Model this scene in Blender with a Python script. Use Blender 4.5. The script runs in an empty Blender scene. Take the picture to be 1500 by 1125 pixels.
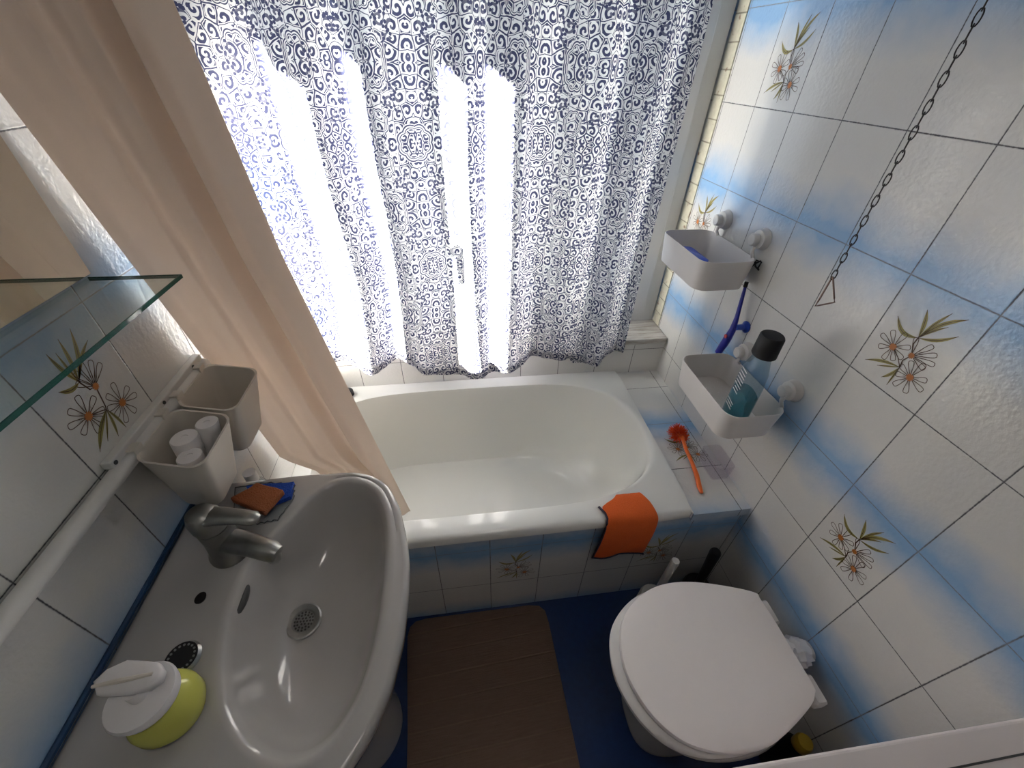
import bpy, bmesh, math, random
from mathutils import Vector, Matrix, noise
random.seed(7)
C = bpy.context.scene.collection
sc = bpy.context.scene
XR, XL, YB, YF = .798, -.524, 1.262, .604
Z0 = 1.57            # height of tile row 0
PI = math.pi

# ------------------------------------------------------------------ mesh helpers
class MB:
    def __init__(s): s.v=[]; s.f=[]; s.m=[]; s.mi=0
    def add(s, vs, fs):
        o=len(s.v); s.v+= [tuple(v) for v in vs]
        for f in fs: s.f.append([i+o for i in f]); s.m.append(s.mi)
        return s
    def box(s, x0,x1,y0,y1,z0,z1):
        vs=[(x,y,z) for x in (x0,x1) for y in (y0,y1) for z in (z0,z1)]
        return s.add(vs,[(0,1,3,2),(4,6,7,5),(0,4,5,1),(2,3,7,6),(0,2,6,4),(1,5,7,3)])
    def loft(s, rings, cap0=True, cap1=True, closed=True):
        n=len(rings[0]); vs=[p for r in rings for p in r]; fs=[]
        for i in range(len(rings)-1):
            for j in range(n if closed else n-1):
                k=(j+1)%n
                fs.append((i*n+j,i*n+k,(i+1)*n+k,(i+1)*n+j))
        if cap0: fs.append(tuple(range(n-1,-1,-1)))
        if cap1: fs.append(tuple((len(rings)-1)*n+j for j in range(n)))
        return s.add(vs,fs)
    def lathe(s, prof, c=(0,0,0), n=32, axis='Z', sx=1, sy=1, cap0=True, cap1=True):
        rings=[]
        for r,h in prof:
            ring=[]
            for j in range(n):
                a=2*PI*j/n; p=(r*math.cos(a)*sx, r*math.sin(a)*sy, h)
                if axis=='X': p=(p[2],p[0],p[1])
                elif axis=='-X': p=(-p[2],-p[0],p[1])
                elif axis=='Y': p=(p[1],p[2],p[0])
                ring.append((p[0]+c[0],p[1]+c[1],p[2]+c[2]))
            rings.append(ring)
        return s.loft(rings,cap0,cap1)
    def tube(s, path, r, n=10, flat=1.0, up=None):
        P=[Vector(p) for p in path]; rr = r if isinstance(r,(list,tuple)) else [r]*len(P)
        rings=[]; ref=Vector(up) if up else Vector((0.13,0.31,0.94))
        for i,p in enumerate(P):
            t=(P[min(i+1,len(P)-1)]-P[max(i-1,0)]).normalized()
            a=t.cross(ref)
            if a.length<1e-4: a=t.cross(Vector((1,0,0)))
            a.normalize(); b=t.cross(a).normalized()
            rings.append([tuple(p+a*math.cos(2*PI*j/n)*rr[i]+b*math.sin(2*PI*j/n)*rr[i]*flat) for j in range(n)])
        return s.loft(rings)
def make(name, mb, mat, parent=None, smooth=True, bevel=0, sub=0, angle=40):
    me=bpy.data.meshes.new(name)
    vs=[Vector(v) for v in mb.v]
    if parent is not None:
        o0=root_loc(parent)
    else:
        xs=[v.x for v in vs]; ys=[v.y for v in vs]; zs=[v.z for v in vs]
        o0=Vector(((min(xs)+max(xs))/2,(min(ys)+max(ys))/2,min(zs)))
    me.from_pydata([tuple(v-o0) for v in vs],[],mb.f)
    mats = mat if isinstance(mat,(list,tuple)) else [mat]
    for m in mats: me.materials.append(m)
    if len(mats)>1:
        for p,i in zip(me.polygons,mb.m): p.material_index=i
    bm=bmesh.new(); bm.from_mesh(me); bmesh.ops.remove_doubles(bm,verts=bm.verts,dist=1e-6)
    bmesh.ops.recalc_face_normals(bm,faces=bm.faces); bm.to_mesh(me); bm.free()
    me.update()
    if smooth:
        me.polygons.foreach_set('use_smooth',[True]*len(me.polygons))
        try: me.set_sharp_from_angle(angle=math.radians(angle))
        except Exception: pass
    o=bpy.data.objects.new(name,me); C.objects.link(o)
    if parent is not None: o.parent=parent
    else: o.location=o0
    if bevel:
        b=o.modifiers.new('bevel','BEVEL'); b.width=bevel; b.segments=3; b.limit_method='ANGLE'; b.angle_limit=math.radians(35)
    if sub:
        b=o.modifiers.new('sub','SUBSURF'); b.levels=sub; b.render_levels=sub
    return o
def root_loc(o):
    while o.parent is not None: o=o.parent
    return Vector(o.location)
def thing(name,label,cat,loc,group=None):
    o=bpy.data.objects.new(name,None); C.objects.link(o); o.location=loc; o.empty_display_size=.02
    o['label']=label; o['category']=cat
    if group: o['group']=group
    return o
def tag(o,label,cat,group=None):
    o['label']=label; o['category']=cat
    if group: o['group']=group
    return o
def struct(o): o['kind']='structure'; return o
def plabel(o,l): o['label']=l; return o

def rrect(x0,x1,y0,y1,r,z,n=6):
    pts=[]
    for cx,cy,a0 in ((x1-r,y1-r,0),(x0+r,y1-r,PI/2),(x0+r,y0+r,PI),(x1-r,y0+r,1.5*PI)):
        for k in range(n+1):
            a=a0+PI/2*k/n; pts.append((cx+r*math.cos(a),cy+r*math.sin(a),z))
    return pts
def interp(x,tab):
    if x<=tab[0][0]: return tab[0][1]
    for (a,b),(c,d) in zip(tab,tab[1:]):
        if x<=c:
            t=(x-a)/(c-a); t=t*t*(3-2*t); return b+(d-b)*t
    return tab[-1][1]

def cinterp(x,t):
    if x<=t[0][0]: return t[0][1]
    if x>=t[-1][0]: return t[-1][1]
    for i in range(len(t)-1):
        if x<=t[i+1][0]: break
    (x0,y0),(x1,y1)=t[i],t[i+1]
    def sl(k):
        if k<=0 or k>=len(t)-1: return (t[min(k+1,len(t)-1)][1]-t[max(k-1,0)][1])/(t[min(k+1,len(t)-1)][0]-t[max(k-1,0)][0])
        a=(t[k][1]-t[k-1][1])/(t[k][0]-t[k-1][0]); b=(t[k+1][1]-t[k][1])/(t[k+1][0]-t[k][0])
        return 0 if a*b<=0 else 2*a*b/(a+b)
    h=x1-x0; u=(x-x0)/h; m0,m1=sl(i)*h,sl(i+1)*h
    return (2*u**3-3*u*u+1)*y0+(u**3-2*u*u+u)*m0+(-2*u**3+3*u*u)*y1+(u**3-u*u)*m1
# ------------------------------------------------------------------ materials
class NT:
    def __init__(s,name):
        s.mat=bpy.data.materials.new(name); s.mat.use_nodes=True; s.t=s.mat.node_tree; s.t.nodes.clear()
        s.out=s.t.nodes.new('ShaderNodeOutputMaterial')
    def n(s,ty,**k):
        o=s.t.nodes.new(ty)
        for a,b in k.items(): setattr(o,a,b)
        return o
    def l(s,a,b): s.t.links.new(a,b)
    def inp(s,node,i,v):
        if hasattr(v,'is_output'): s.l(v,node.inputs[i])
        else: node.inputs[i].default_value=v
    def m(s,op,a,b=None,c=None,clamp=False):
        o=s.n('ShaderNodeMath',operation=op); o.use_clamp=clamp
        s.inp(o,0,a)
        if b is not None: s.inp(o,1,b)
        if c is not None: s.inp(o,2,c)
        return o.outputs[0]
    def mix(s,f,a,b):
        o=s.n('ShaderNodeMix',data_type='RGBA'); s.inp(o,0,f)
        for i,v in ((6,a),(7,b)):
            if hasattr(v,'is_output'): s.l(v,o.inputs[i])
            else: o.inputs[i].default_value=(*v,1)
        return o.outputs[2]
    def noise(s,scale,detail=2,vec=None,rough=.5):
        o=s.n('ShaderNodeTexNoise'); o.inputs['Scale'].default_value=scale; o.inputs['Detail'].default_value=detail; o.inputs['Roughness'].default_value=rough
        if vec is not None: s.l(vec,o.inputs['Vector'])
        return o.outputs['Fac']
    def pos(s):
        g=s.n('ShaderNodeNewGeometry'); x=s.n('ShaderNodeSeparateXYZ'); s.l(g.outputs['Position'],x.inputs[0]); return g.outputs['Position'],x.outputs
    def bump(s,h,strength=.3,dist=.002):
        b=s.n('ShaderNodeBump'); b.inputs['Strength'].default_value=strength; b.inputs['Distance'].default_value=dist; s.l(h,b.inputs['Height']); return b.outputs[0]
    def pbsdf(s,col,rough=.4,metal=0,normal=None,coat=0,trans=0,ior=1.45,sss=0):
        p=s.n('ShaderNodeBsdfPrincipled')
        if hasattr(col,'is_output'): s.l(col,p.inputs['Base Color'])
        else: p.inputs['Base Color'].default_value=(*col,1)
        s.inp(p,'Roughness',rough) if not isinstance(rough,str) else None
        p.inputs['Metallic'].default_value=metal; p.inputs['Coat Weight'].default_value=coat
        p.inputs['Transmission Weight'].default_value=trans; p.inputs['IOR'].default_value=ior
        p.inputs['Coat Roughness'].default_value=.06
        if normal is not None: s.l(normal,p.inputs['Normal']); s.l(normal,p.inputs['Coat Normal'])
        s.l(p.outputs[0],s.out.inputs[0]); return p
def plain(name,col,rough=.4,metal=0,var=.06,scale=30,bump=0,bscale=200,coat=0):
    t=NT(name); p,_=t.pos()
    f=t.noise(scale,3,p)
    c=t.mix(f,tuple(x*(1-var) for x in col),tuple(min(1,x*(1+var)) for x in col))
    nm=t.bump(t.noise(bscale,2,p),bump,.001) if bump else None
    t.pbsdf(c,rough,metal,nm,coat); return t.mat
def tile_mat(name,ua,u0,va,v0,white=(.63,.62,.595),blue=(.22,.37,.58),bstr=1.0,uw=.15,vw=.2,center=0.0,dirt=0,rough=.13):
    t=NT(name); P,x=t.pos()
    U=t.m('DIVIDE',t.m('SUBTRACT',x['XYZ'.index(ua)],u0),uw); V=t.m('DIVIDE',t.m('SUBTRACT',x['XYZ'.index(va)],v0),vw)
    du=t.m('MULTIPLY',t.m('PINGPONG',U,.5),uw); dv=t.m('MULTIPLY',t.m('PINGPONG',V,.5),vw)
    jit=t.m('MULTIPLY',t.m('SUBTRACT',t.noise(260,2,P),.5),.0016)
    d=t.m('ADD',t.m('MINIMUM',du,dv),jit)
    grout=t.m('SUBTRACT',1.0,t.m('SMOOTH_MIN',t.m('DIVIDE',t.m('MAXIMUM',t.m('SUBTRACT',d,.0004),0.0),.0012),1.0,.1),clamp=True)
    # per tile id for small variation
    fl=t.n('ShaderNodeCombineXYZ'); t.l(t.m('FLOOR',U),fl.inputs[0]); t.l(t.m('FLOOR',V),fl.inputs[1])
    wn=t.n('ShaderNodeTexWhiteNoise',noise_dimensions='3D'); t.l(fl.outputs[0],wn.inputs['Vector']); rid=wn.outputs['Value']
    dist=t.m('PINGPONG',t.m('ADD',V,center),1.0)
    nz=t.noise(9,3,P,.6)
    dd=t.m('ADD',dist,t.m('MULTIPLY',t.m('SUBTRACT',nz,.5),.38))
    dd=t.m('ADD',dd,t.m('MULTIPLY',t.m('SUBTRACT',rid,.5),.10))
    b=t.m('SUBTRACT',1.0,t.m('DIVIDE',dd,.50),clamp=True)
    b=t.m('POWER',b,1.2)
    b=t.m('MULTIPLY',b,t.m('ADD',t.m('MULTIPLY',t.noise(26,4,P),.5),.78))
    b=t.m('MULTIPLY',b,bstr*1.1,clamp=True)
    fine=t.noise(420,1,P)
    w=t.mix(t.m('MULTIPLY',fine,.35),white,tuple(c*.9 for c in white))
    col=t.mix(b,w,blue)
    isodd=dist
    gcol=t.mix(t.m('SUBTRACT',1.0,t.m('MULTIPLY',dist,6.0),clamp=True),(.07,.07,.075),(.17,.2,.24))
    col=t.mix(grout,col,gcol)
    h=t.m('ADD',t.m('MULTIPLY',t.noise(130,2,P),.9),t.m('MULTIPLY',t.noise(9,1,P),1.2))
    h=t.m('SUBTRACT',h,t.m('MULTIPLY',grout,1.0))
    nm=t.bump(h,.34,.0022)
    r=t.m('ADD',rough,t.m('MULTIPLY',grout,.6))
    t.pbsdf(col,r,0,nm,.3); return t.mat

M={}
M['tile_right']=tile_mat('tile_right','Y',1.334,'Z',Z0)
M['tile_left']=tile_mat('tile_left','Y',.593,'Z',Z0,bstr=.8)
M['tile_back']=tile_mat('tile_back','X',-.375,'Z',Z0-.002)
M['tile_tub']=tile_mat('tile_tub','X',-.106,'Z',Z0)
M['tile_ledge']=tile_mat('tile_ledge','X',.648-.03,'Y',.955)
M['tile_white']=tile_mat('tile_white','X',0,'Z',Z0)
M['floor']=plain('floor_blue_tile',(.006,.028,.11),.33,var=.25,scale=60)
M['plaster']=plain('plaster_white',(.6,.58,.55),.8)
M['enamel']=plain('enamel_white',(.70,.70,.67),.12,var=.02,scale=6,coat=.4)
M['ceramic']=plain('ceramic_white',(.41,.395,.38),.14,var=.025,scale=8,coat=.4)
M['plastic']=plain('plastic_white',(.60,.585,.565),.35,var=.02)
M['lid']=plain('toilet_lid_plastic',(.80,.755,.735),.32,var=.015,bump=.1,bscale=300)
M['basket']=plain('basket_plastic',(.66,.63,.61),.38,var=.02)
M['pot']=plain('pot_plastic',(.60,.56,.50),.42,var=.02)
M['chrome']=plain('dull_chrome',(.27,.27,.26),.38,1,var=.2,scale=60,bump=.2,bscale=120)
M['steel']=plain('worn_steel',(.38,.38,.37),.34,1,var=.2,scale=90)
M['black']=plain('black_plastic',(.004,.004,.005),.6)
M['darkmetal']=plain('dark_wire',(.05,.045,.045),.35,1)
M['copperwire']=plain('copper_wire',(.20,.14,.12),.35,1)
M['frame']=plain('frame_white',(.56,.56,.55),.3,var=.02)
M['groove']=plain('groove_dark',(.06,.06,.06),.7)
M['orange_plastic']=plain('orange_plastic',(.75,.14,.02),.35)
M['bristle']=plain('orange_bristle',(.70,.07,.01),.5)
M['navy']=plain('blue_plastic',(.008,.012,.22),.3)
M['blue2']=plain('blue_mid',(.02,.06,.40),.35)
M['red']=plain('red_mark',(.35,.02,.03),.5)
M['yellow']=plain('yellow_plastic',(.55,.36,.03),.4)
M['green']=plain('dark_green_pack',(.01,.09,.06),.4)
M['tube']=plain('tube_cap_plastic',(.72,.70,.70),.35)
M['cabinet']=plain('cabinet_white',(.72,.655,.64),.35,var=.02)
M['brown']=plain('print_brown',(.07,.035,.02),.4)
M['petal_core']=plain('print_orange',(.42,.14,.03),.4)
M['olive']=plain('print_olive',(.26,.23,.07),.4,var=.3,scale=120)
M['pinkgrey']=plain('print_rose',(.55,.38,.32),.4)
M['lblue']=plain('light_blue_label',(.12,.4,.55),.3)

def stone_edge():
    t=NT('cream_stone_edge'); P,x=t.pos()
    V=t.m('DIVIDE',t.m('SUBTRACT',x[2],1.563),.0595); d=t.m('PINGPONG',V,.5)
    g=t.m('SUBTRACT',1.0,t.m('MULTIPLY',d,22.0),clamp=True)
    c=t.mix(t.noise(70,4,P),(.62,.60,.48),(.42,.40,.30)); c=t.mix(t.m('MULTIPLY',g,.85),c,(.16,.13,.09))
    st=t.m('MULTIPLY',t.m('SUBTRACT',t.noise(45,4,P),.62),9.0,clamp=True)
    c=t.mix(st,c,(.20,.11,.07))
    t.pbsdf(c,.6,0,t.bump(t.m('SUBTRACT',t.noise(90,3,P),t.m('MULTIPLY',g,1.5)),.5,.003)); return t.mat
M['stone']=stone_edge()
def marble_sill():
    t=NT('grained_marble_sill'); P,x=t.pos()
    mp=t.n('ShaderNodeMapping'); t.l(P,mp.inputs[0]); mp.inputs['Scale'].default_value=(.9,9,9)
    n1=t.noise(9,5,mp.outputs[0],.7)
    c=t.mix(t.m('MULTIPLY',t.m('SUBTRACT',n1,.42),3.5,clamp=True),(.50,.48,.44),(.20,.16,.13))
    t.pbsdf(c,.35,0,t.bump(n1,.3,.001)); return t.mat
M['sill']=marble_sill()
def mat_rug():
    t=NT('brown_bath_mat_fabric'); P,x=t.pos()
    mp=t.n('ShaderNodeMapping'); t.l(P,mp.inputs[0]); mp.inputs['Rotation'].default_value=(0,0,math.radians(-3))
    sp=t.n('ShaderNodeSeparateXYZ'); t.l(mp.outputs[0],sp.inputs[0])
    rib=t.m('PINGPONG',t.m('DIVIDE',sp.outputs[1],.062),.5)
    ln=t.m('SUBTRACT',1.0,t.m('MULTIPLY',rib,18.0),clamp=True)
    br=t.n('ShaderNodeMapping'); t.l(mp.outputs[0],br.inputs[0]); br.inputs['Scale'].default_value=(16,280,1)
    fib=t.noise(1,3,br.outputs[0],.7)
    fin=t.noise(600,2,P)
    c=t.mix(fib,(.13,.082,.058),(.23,.155,.115)); c=t.mix(t.m('MULTIPLY',fin,.35),c,(.15,.095,.065)); c=t.mix(t.m('MULTIPLY',ln,.6),c,(.24,.16,.11))
    hh=t.m('ADD',t.m('ADD',t.m('MULTIPLY',fib,1.0),t.m('MULTIPLY',fin,.8)),t.m('MULTIPLY',ln,-1.4))
    t.pbsdf(c,.9,0,t.bump(hh,.8,.002)); return t.mat
M['rug']=mat_rug()
def terry(name,c0,c1):
    t=NT(name); P,x=t.pos(); n=t.noise(380,3,P,.7); n2=t.noise(30,3,P)
    c=t.mix(n,c0,c1); c=t.mix(t.m('MULTIPLY',n2,.3),c,tuple(v*.7 for v in c0))
    t.pbsdf(c,.95,0,t.bump(n,.9,.003)); return t.mat
M['towel']=terry('orange_towelling',(.62,.085,.012),(.85,.16,.03))
M['sponge']=terry('orange_brown_sponge',(.28,.08,.03),(.40,.13,.05))
M['bluecloth']=terry('blue_cloth',(.01,.05,.35),(.02,.09,.5))
def glassy(name,col,alpha,rough=.03,tint=(1,1,1)):
    """thin clear sheet: mostly see-through plus a mirror gloss"""
    t=NT(name); tr=t.n('ShaderNodeBsdfTransparent'); tr.inputs[0].default_value=(*tint,1)
    gl=t.n('ShaderNodeBsdfGlossy'); gl.inputs['Roughness'].default_value=rough; gl.inputs[0].default_value=(.9,.9,.9,1)
    df=t.n('ShaderNodeBsdfDiffuse'); df.inputs[0].default_value=(*col,1)
    a=t.n('ShaderNodeMixShader'); a.inputs[0].default_value=alpha; t.l(tr.outputs[0],a.inputs[1]); t.l(df.outputs[0],a.inputs[2])
    lw=t.n('ShaderNodeLayerWeight'); lw.inputs[0].default_value=.5; frv=t.m('ADD',.035,t.m('MULTIPLY',t.m('POWER',lw.outputs['Facing'],5.0),.6))
    b=t.n('ShaderNodeMixShader'); t.l(frv,b.inputs[0]); t.l(a.outputs[0],b.inputs[1]); t.l(gl.outputs[0],b.inputs[2])
    t.l(b.outputs[0],t.out.inputs[0]); return t.mat
M['pane']=glassy('window_pane_glass',(.8,.8,.8),.02,.01)
M['clear']=glassy('clear_plastic',(.55,.62,.68),.13,.05,(.97,.985,.99))
M['film']=glassy('lilac_tinted_clear_plastic',(.60,.52,.60),.05,.08,(.985,.975,.99))
M['shelfglass']=glassy('shelf_glass',(.30,.42,.40),.03,.02,(.93,.97,.955))
M['shelfedge']=glassy('shelf_glass_edge',(.02,.09,.075),.72,.05,(.2,.5,.42))
def liquid(name,col):
    t=NT(name); p=t.pbsdf(col,.08,0,None,0,.75,1.33); return t.mat
M['teal']=liquid('teal_liquid',(.05,.50,.58)); M['soapyellow']=plain('yellow_liquid_soap',(.50,.50,.10),.2,var=.05)
def mirror_mat():
    t=NT('mirror_silver'); t.pbsdf((.78,.80,.76),.01,1); return t.mat
M['mirror']=mirror_mat()
def cloth(name,col,trans,tw=.45,scale=900):
    t=NT(name); P,x=t.pos(); n=t.noise(scale,1,P)
    c=t.mix(t.m('MULTIPLY',n,.25),col,tuple(v*.85 for v in col))
    d=t.n('ShaderNodeBsdfDiffuse'); t.l(c,d.inputs[0])
    tr=t.n('ShaderNodeBsdfTranslucent'); tr.inputs[0].default_value=(*trans,1)
    m=t.n('ShaderNodeMixShader'); m.inputs[0].default_value=tw; t.l(d.outputs[0],m.inputs[1]); t.l(tr.outputs[0],m.inputs[2])
    g=t.n('ShaderNodeBsdfGlossy'); g.inputs['Roughness'].default_value=.45; g.inputs[0].default_value=(.8,.8,.8,1)
    m2=t.n('ShaderNodeMixShader'); m2.inputs[0].default_value=.05; t.l(m.outputs[0],m2.inputs[1]); t.l(g.outputs[0],m2.inputs[2])
    t.l(m2.outputs[0],t.out.inputs[0]); return t.mat
M['shower']=cloth('shower_curtain_cloth',(.60,.52,.45),(.66,.50,.39),.17)
def damask():
    t=NT('blue_damask_curtain_cloth'); uv=t.n('ShaderNodeUVMap'); uv.uv_map='cloth'
    s=t.n('ShaderNodeSeparateXYZ'); t.l(uv.outputs[0],s.inputs[0])
    PU,PV=.185,.16
    mu=t.m('PINGPONG',s.outputs[0],PU); mv=t.m('PINGPONG',s.outputs[1],PV)
    cb=t.n('ShaderNodeCombineXYZ'); t.l(mu,cb.inputs[0]); t.l(mv,cb.inputs[1])
    # small warp
    wn=t.n('ShaderNodeTexNoise'); wn.inputs['Scale'].default_value=40; t.l(cb.outputs[0],wn.inputs['Vector'])
    sub=t.n('ShaderNodeVectorMath',operation='SUBTRACT'); t.l(wn.outputs['Color'],sub.inputs[0]); sub.inputs[1].default_value=(.5,.5,.5)
    scl=t.n('ShaderNodeVectorMath',operation='SCALE'); t.l(sub.outputs[0],scl.inputs[0]); scl.inputs['Scale'].default_value=.008
    wa=t.n('ShaderNodeVectorMath',operation='ADD'); t.l(cb.outputs[0],wa.inputs[0]); t.l(scl.outputs[0],wa.inputs[1])
    SC=36
    vo=t.n('ShaderNodeTexVoronoi',voronoi_dimensions='2D'); vo.inputs['Scale'].default_value=SC; vo.inputs['Randomness'].default_value=.7; t.l(wa.outputs[0],vo.inputs['Vector'])
    dv=t.n('ShaderNodeVectorMath',operation='SUBTRACT'); t.l(wa.outputs[0],dv.inputs[0]); t.l(vo.outputs['Position'],dv.inputs[1])
    ds=t.n('ShaderNodeSeparateXYZ'); t.l(dv.outputs[0],ds.inputs[0])
    r=t.m('MULTIPLY',t.m('SQRT',t.m('ADD',t.m('MULTIPLY',ds.outputs[0],ds.outputs[0]),t.m('MULTIPLY',ds.outputs[1],ds.outputs[1]))),SC)
    th=t.m('ARCTAN2',ds.outputs[1],ds.outputs[0])
    cs=t.n('ShaderNodeSeparateColor'); t.l(vo.outputs['Color'],cs.inputs[0])
    sign=t.m('SUBTRACT',t.m('MULTIPLY',t.m('GREATER_THAN',cs.outputs[0],.5),2.0),1.0)
    ph=t.m('ADD',t.m('MULTIPLY',r,15.5),t.m('ADD',t.m('MULTIPLY',th,sign),t.m('MULTIPLY',cs.outputs[1],6.28)))
    sp=t.m('GREATER_THAN',t.m('SINE',ph),-.12)
    ve=t.n('ShaderNodeTexVoronoi',voronoi_dimensions='2D',feature='DISTANCE_TO_EDGE'); ve.inputs['Scale'].default_value=SC; ve.inputs['Randomness'].default_value=.7; t.l(wa.outputs[0],ve.inputs['Vector'])
    edge=t.m('LESS_THAN',ve.outputs['Distance'],.055); gap=t.m('LESS_THAN',ve.outputs['Distance'],.11)
    sp=t.m('MULTIPLY',sp,t.m('SUBTRACT',1.0,gap)); ink=t.m('MAXIMUM',sp,t.m('MULTIPLY',edge,t.m('GREATER_THAN',cs.outputs[2],.35)))
    # petals (small drops) field
    vd=t.n('ShaderNodeTexVoronoi',voronoi_dimensions='2D'); vd.inputs['Scale'].default_value=95; t.l(wa.outputs[0],vd.inputs['Vector'])
    drops=t.m('LESS_THAN',vd.outputs['Distance'],.33)
    # medallion rings
    def med(cx,cy,rx,ry,base):
        a=t.m('DIVIDE',t.m('SUBTRACT',mu,cx),rx); b=t.m('DIVIDE',t.m('SUBTRACT',mv,cy),ry)
        ang=t.m('ARCTAN2',b,a)
        rad=t.m('SQRT',t.m('ADD',t.m('MULTIPLY',a,a),t.m('MULTIPLY',b,b)))
        rad=t.m('ADD',rad,t.m('MULTIPLY',t.m('ABSOLUTE',t.m('SINE',t.m('MULTIPLY',ang,4.0))),-.13))
        inb=t.m('LESS_THAN',t.m('ABSOLUTE',t.m('SUBTRACT',rad,.95)),.17)
        l1=t.m('LESS_THAN',t.m('ABSOLUTE',t.m('SUBTRACT',rad,1.02)),.045)
        l2=t.m('LESS_THAN',t.m('ABSOLUTE',t.m('SUBTRACT',rad,.86)),.03)
        o=t.m('MULTIPLY',base,t.m('SUBTRACT',1.0,inb)); return t.m('MAXIMUM',o,t.m('MAXIMUM',l1,l2)),rad
    ink,r2=med(PU,.0,.042,.036,ink)
    ink,r3=med(.1,.15,.026,.034,ink)
    ink,r4=med(.095,.045,.022,.026,ink)
    # leaf zone between
    zone=t.m('GREATER_THAN',t.noise(16,0,cb.outputs[0]),.57)
    ink=t.m('ADD',t.m('MULTIPLY',ink,t.m('SUBTRACT',1.0,zone)),t.m('MULTIPLY',t.m('MAXIMUM',drops,t.m('MULTIPLY',ink,.9)),zone),clamp=True)
    base=(.58,.58,.63); navy=(.055,.06,.13)
    col=t.mix(ink,base,navy)
    d=t.n('ShaderNodeBsdfDiffuse'); t.l(col,d.inputs[0])
    tcol=t.mix(ink,(.84,.83,.80),(.05,.055,.105))
    tr=t.n('ShaderNodeBsdfTranslucent'); t.l(tcol,tr.inputs[0])
    m=t.n('ShaderNodeMixShader'); m.inputs[0].default_value=.5; t.l(d.outputs[0],m.inputs[1]); t.l(tr.outputs[0],m.inputs[2])
    t.l(m.outputs[0],t.out.inputs[0]); return t.mat
M['damask']=damask()

# ------------------------------------------------------------------ the room
YN=-1.1; ZC=2.45; YO=1.65; SILL=.622; WT=1.95
wr=struct(make('wall_right',MB().box(XR,XR+.15,YN,YO,-.1,ZC),M['tile_right'],smooth=False))
# left wall stops the light; the window opening is only in the back wall
wl=struct(make('wall_left',MB().box(XL-.15,XL,YN,YO,-.1,ZC),M['tile_left'],smooth=False))
b=MB().box(XL,XR,YB,YO,-.1,SILL-.02); b.box(XL,XR,YB,YO,WT,ZC)
wb=struct(make('wall_back',b,M['tile_back'],smooth=False))
# white cut tiles laid in front of the back wall, above the tub
struct(make('wall_front',MB().box(XL-.15,XR+.15,YN-.1,YN,-.1,ZC),M['plaster'],smooth=False))
struct(make('floor',MB().box(XL-.15,XR+.15,YN-.1,YO,-.1,0),M['floor'],smooth=False))
struct(make('ceiling',MB().box(XL-.15,XR+.15,YN-.1,YO,ZC,ZC+.1),M['plaster'],smooth=False))
struct(make('trim_1',MB().box(XR-.0035,XR+.001,1.341,1.392,SILL,WT),M['stone'],smooth=False))
# caulk and blue edge strip where the washbasin meets the left wall
struct(make('trim_2',MB().tube([(XL+.003,-.3,.784),(XL+.003,.592,.7805)],.0045,8),plain('deep_blue_edge',(.01,.04,.10),.3)))

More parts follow.
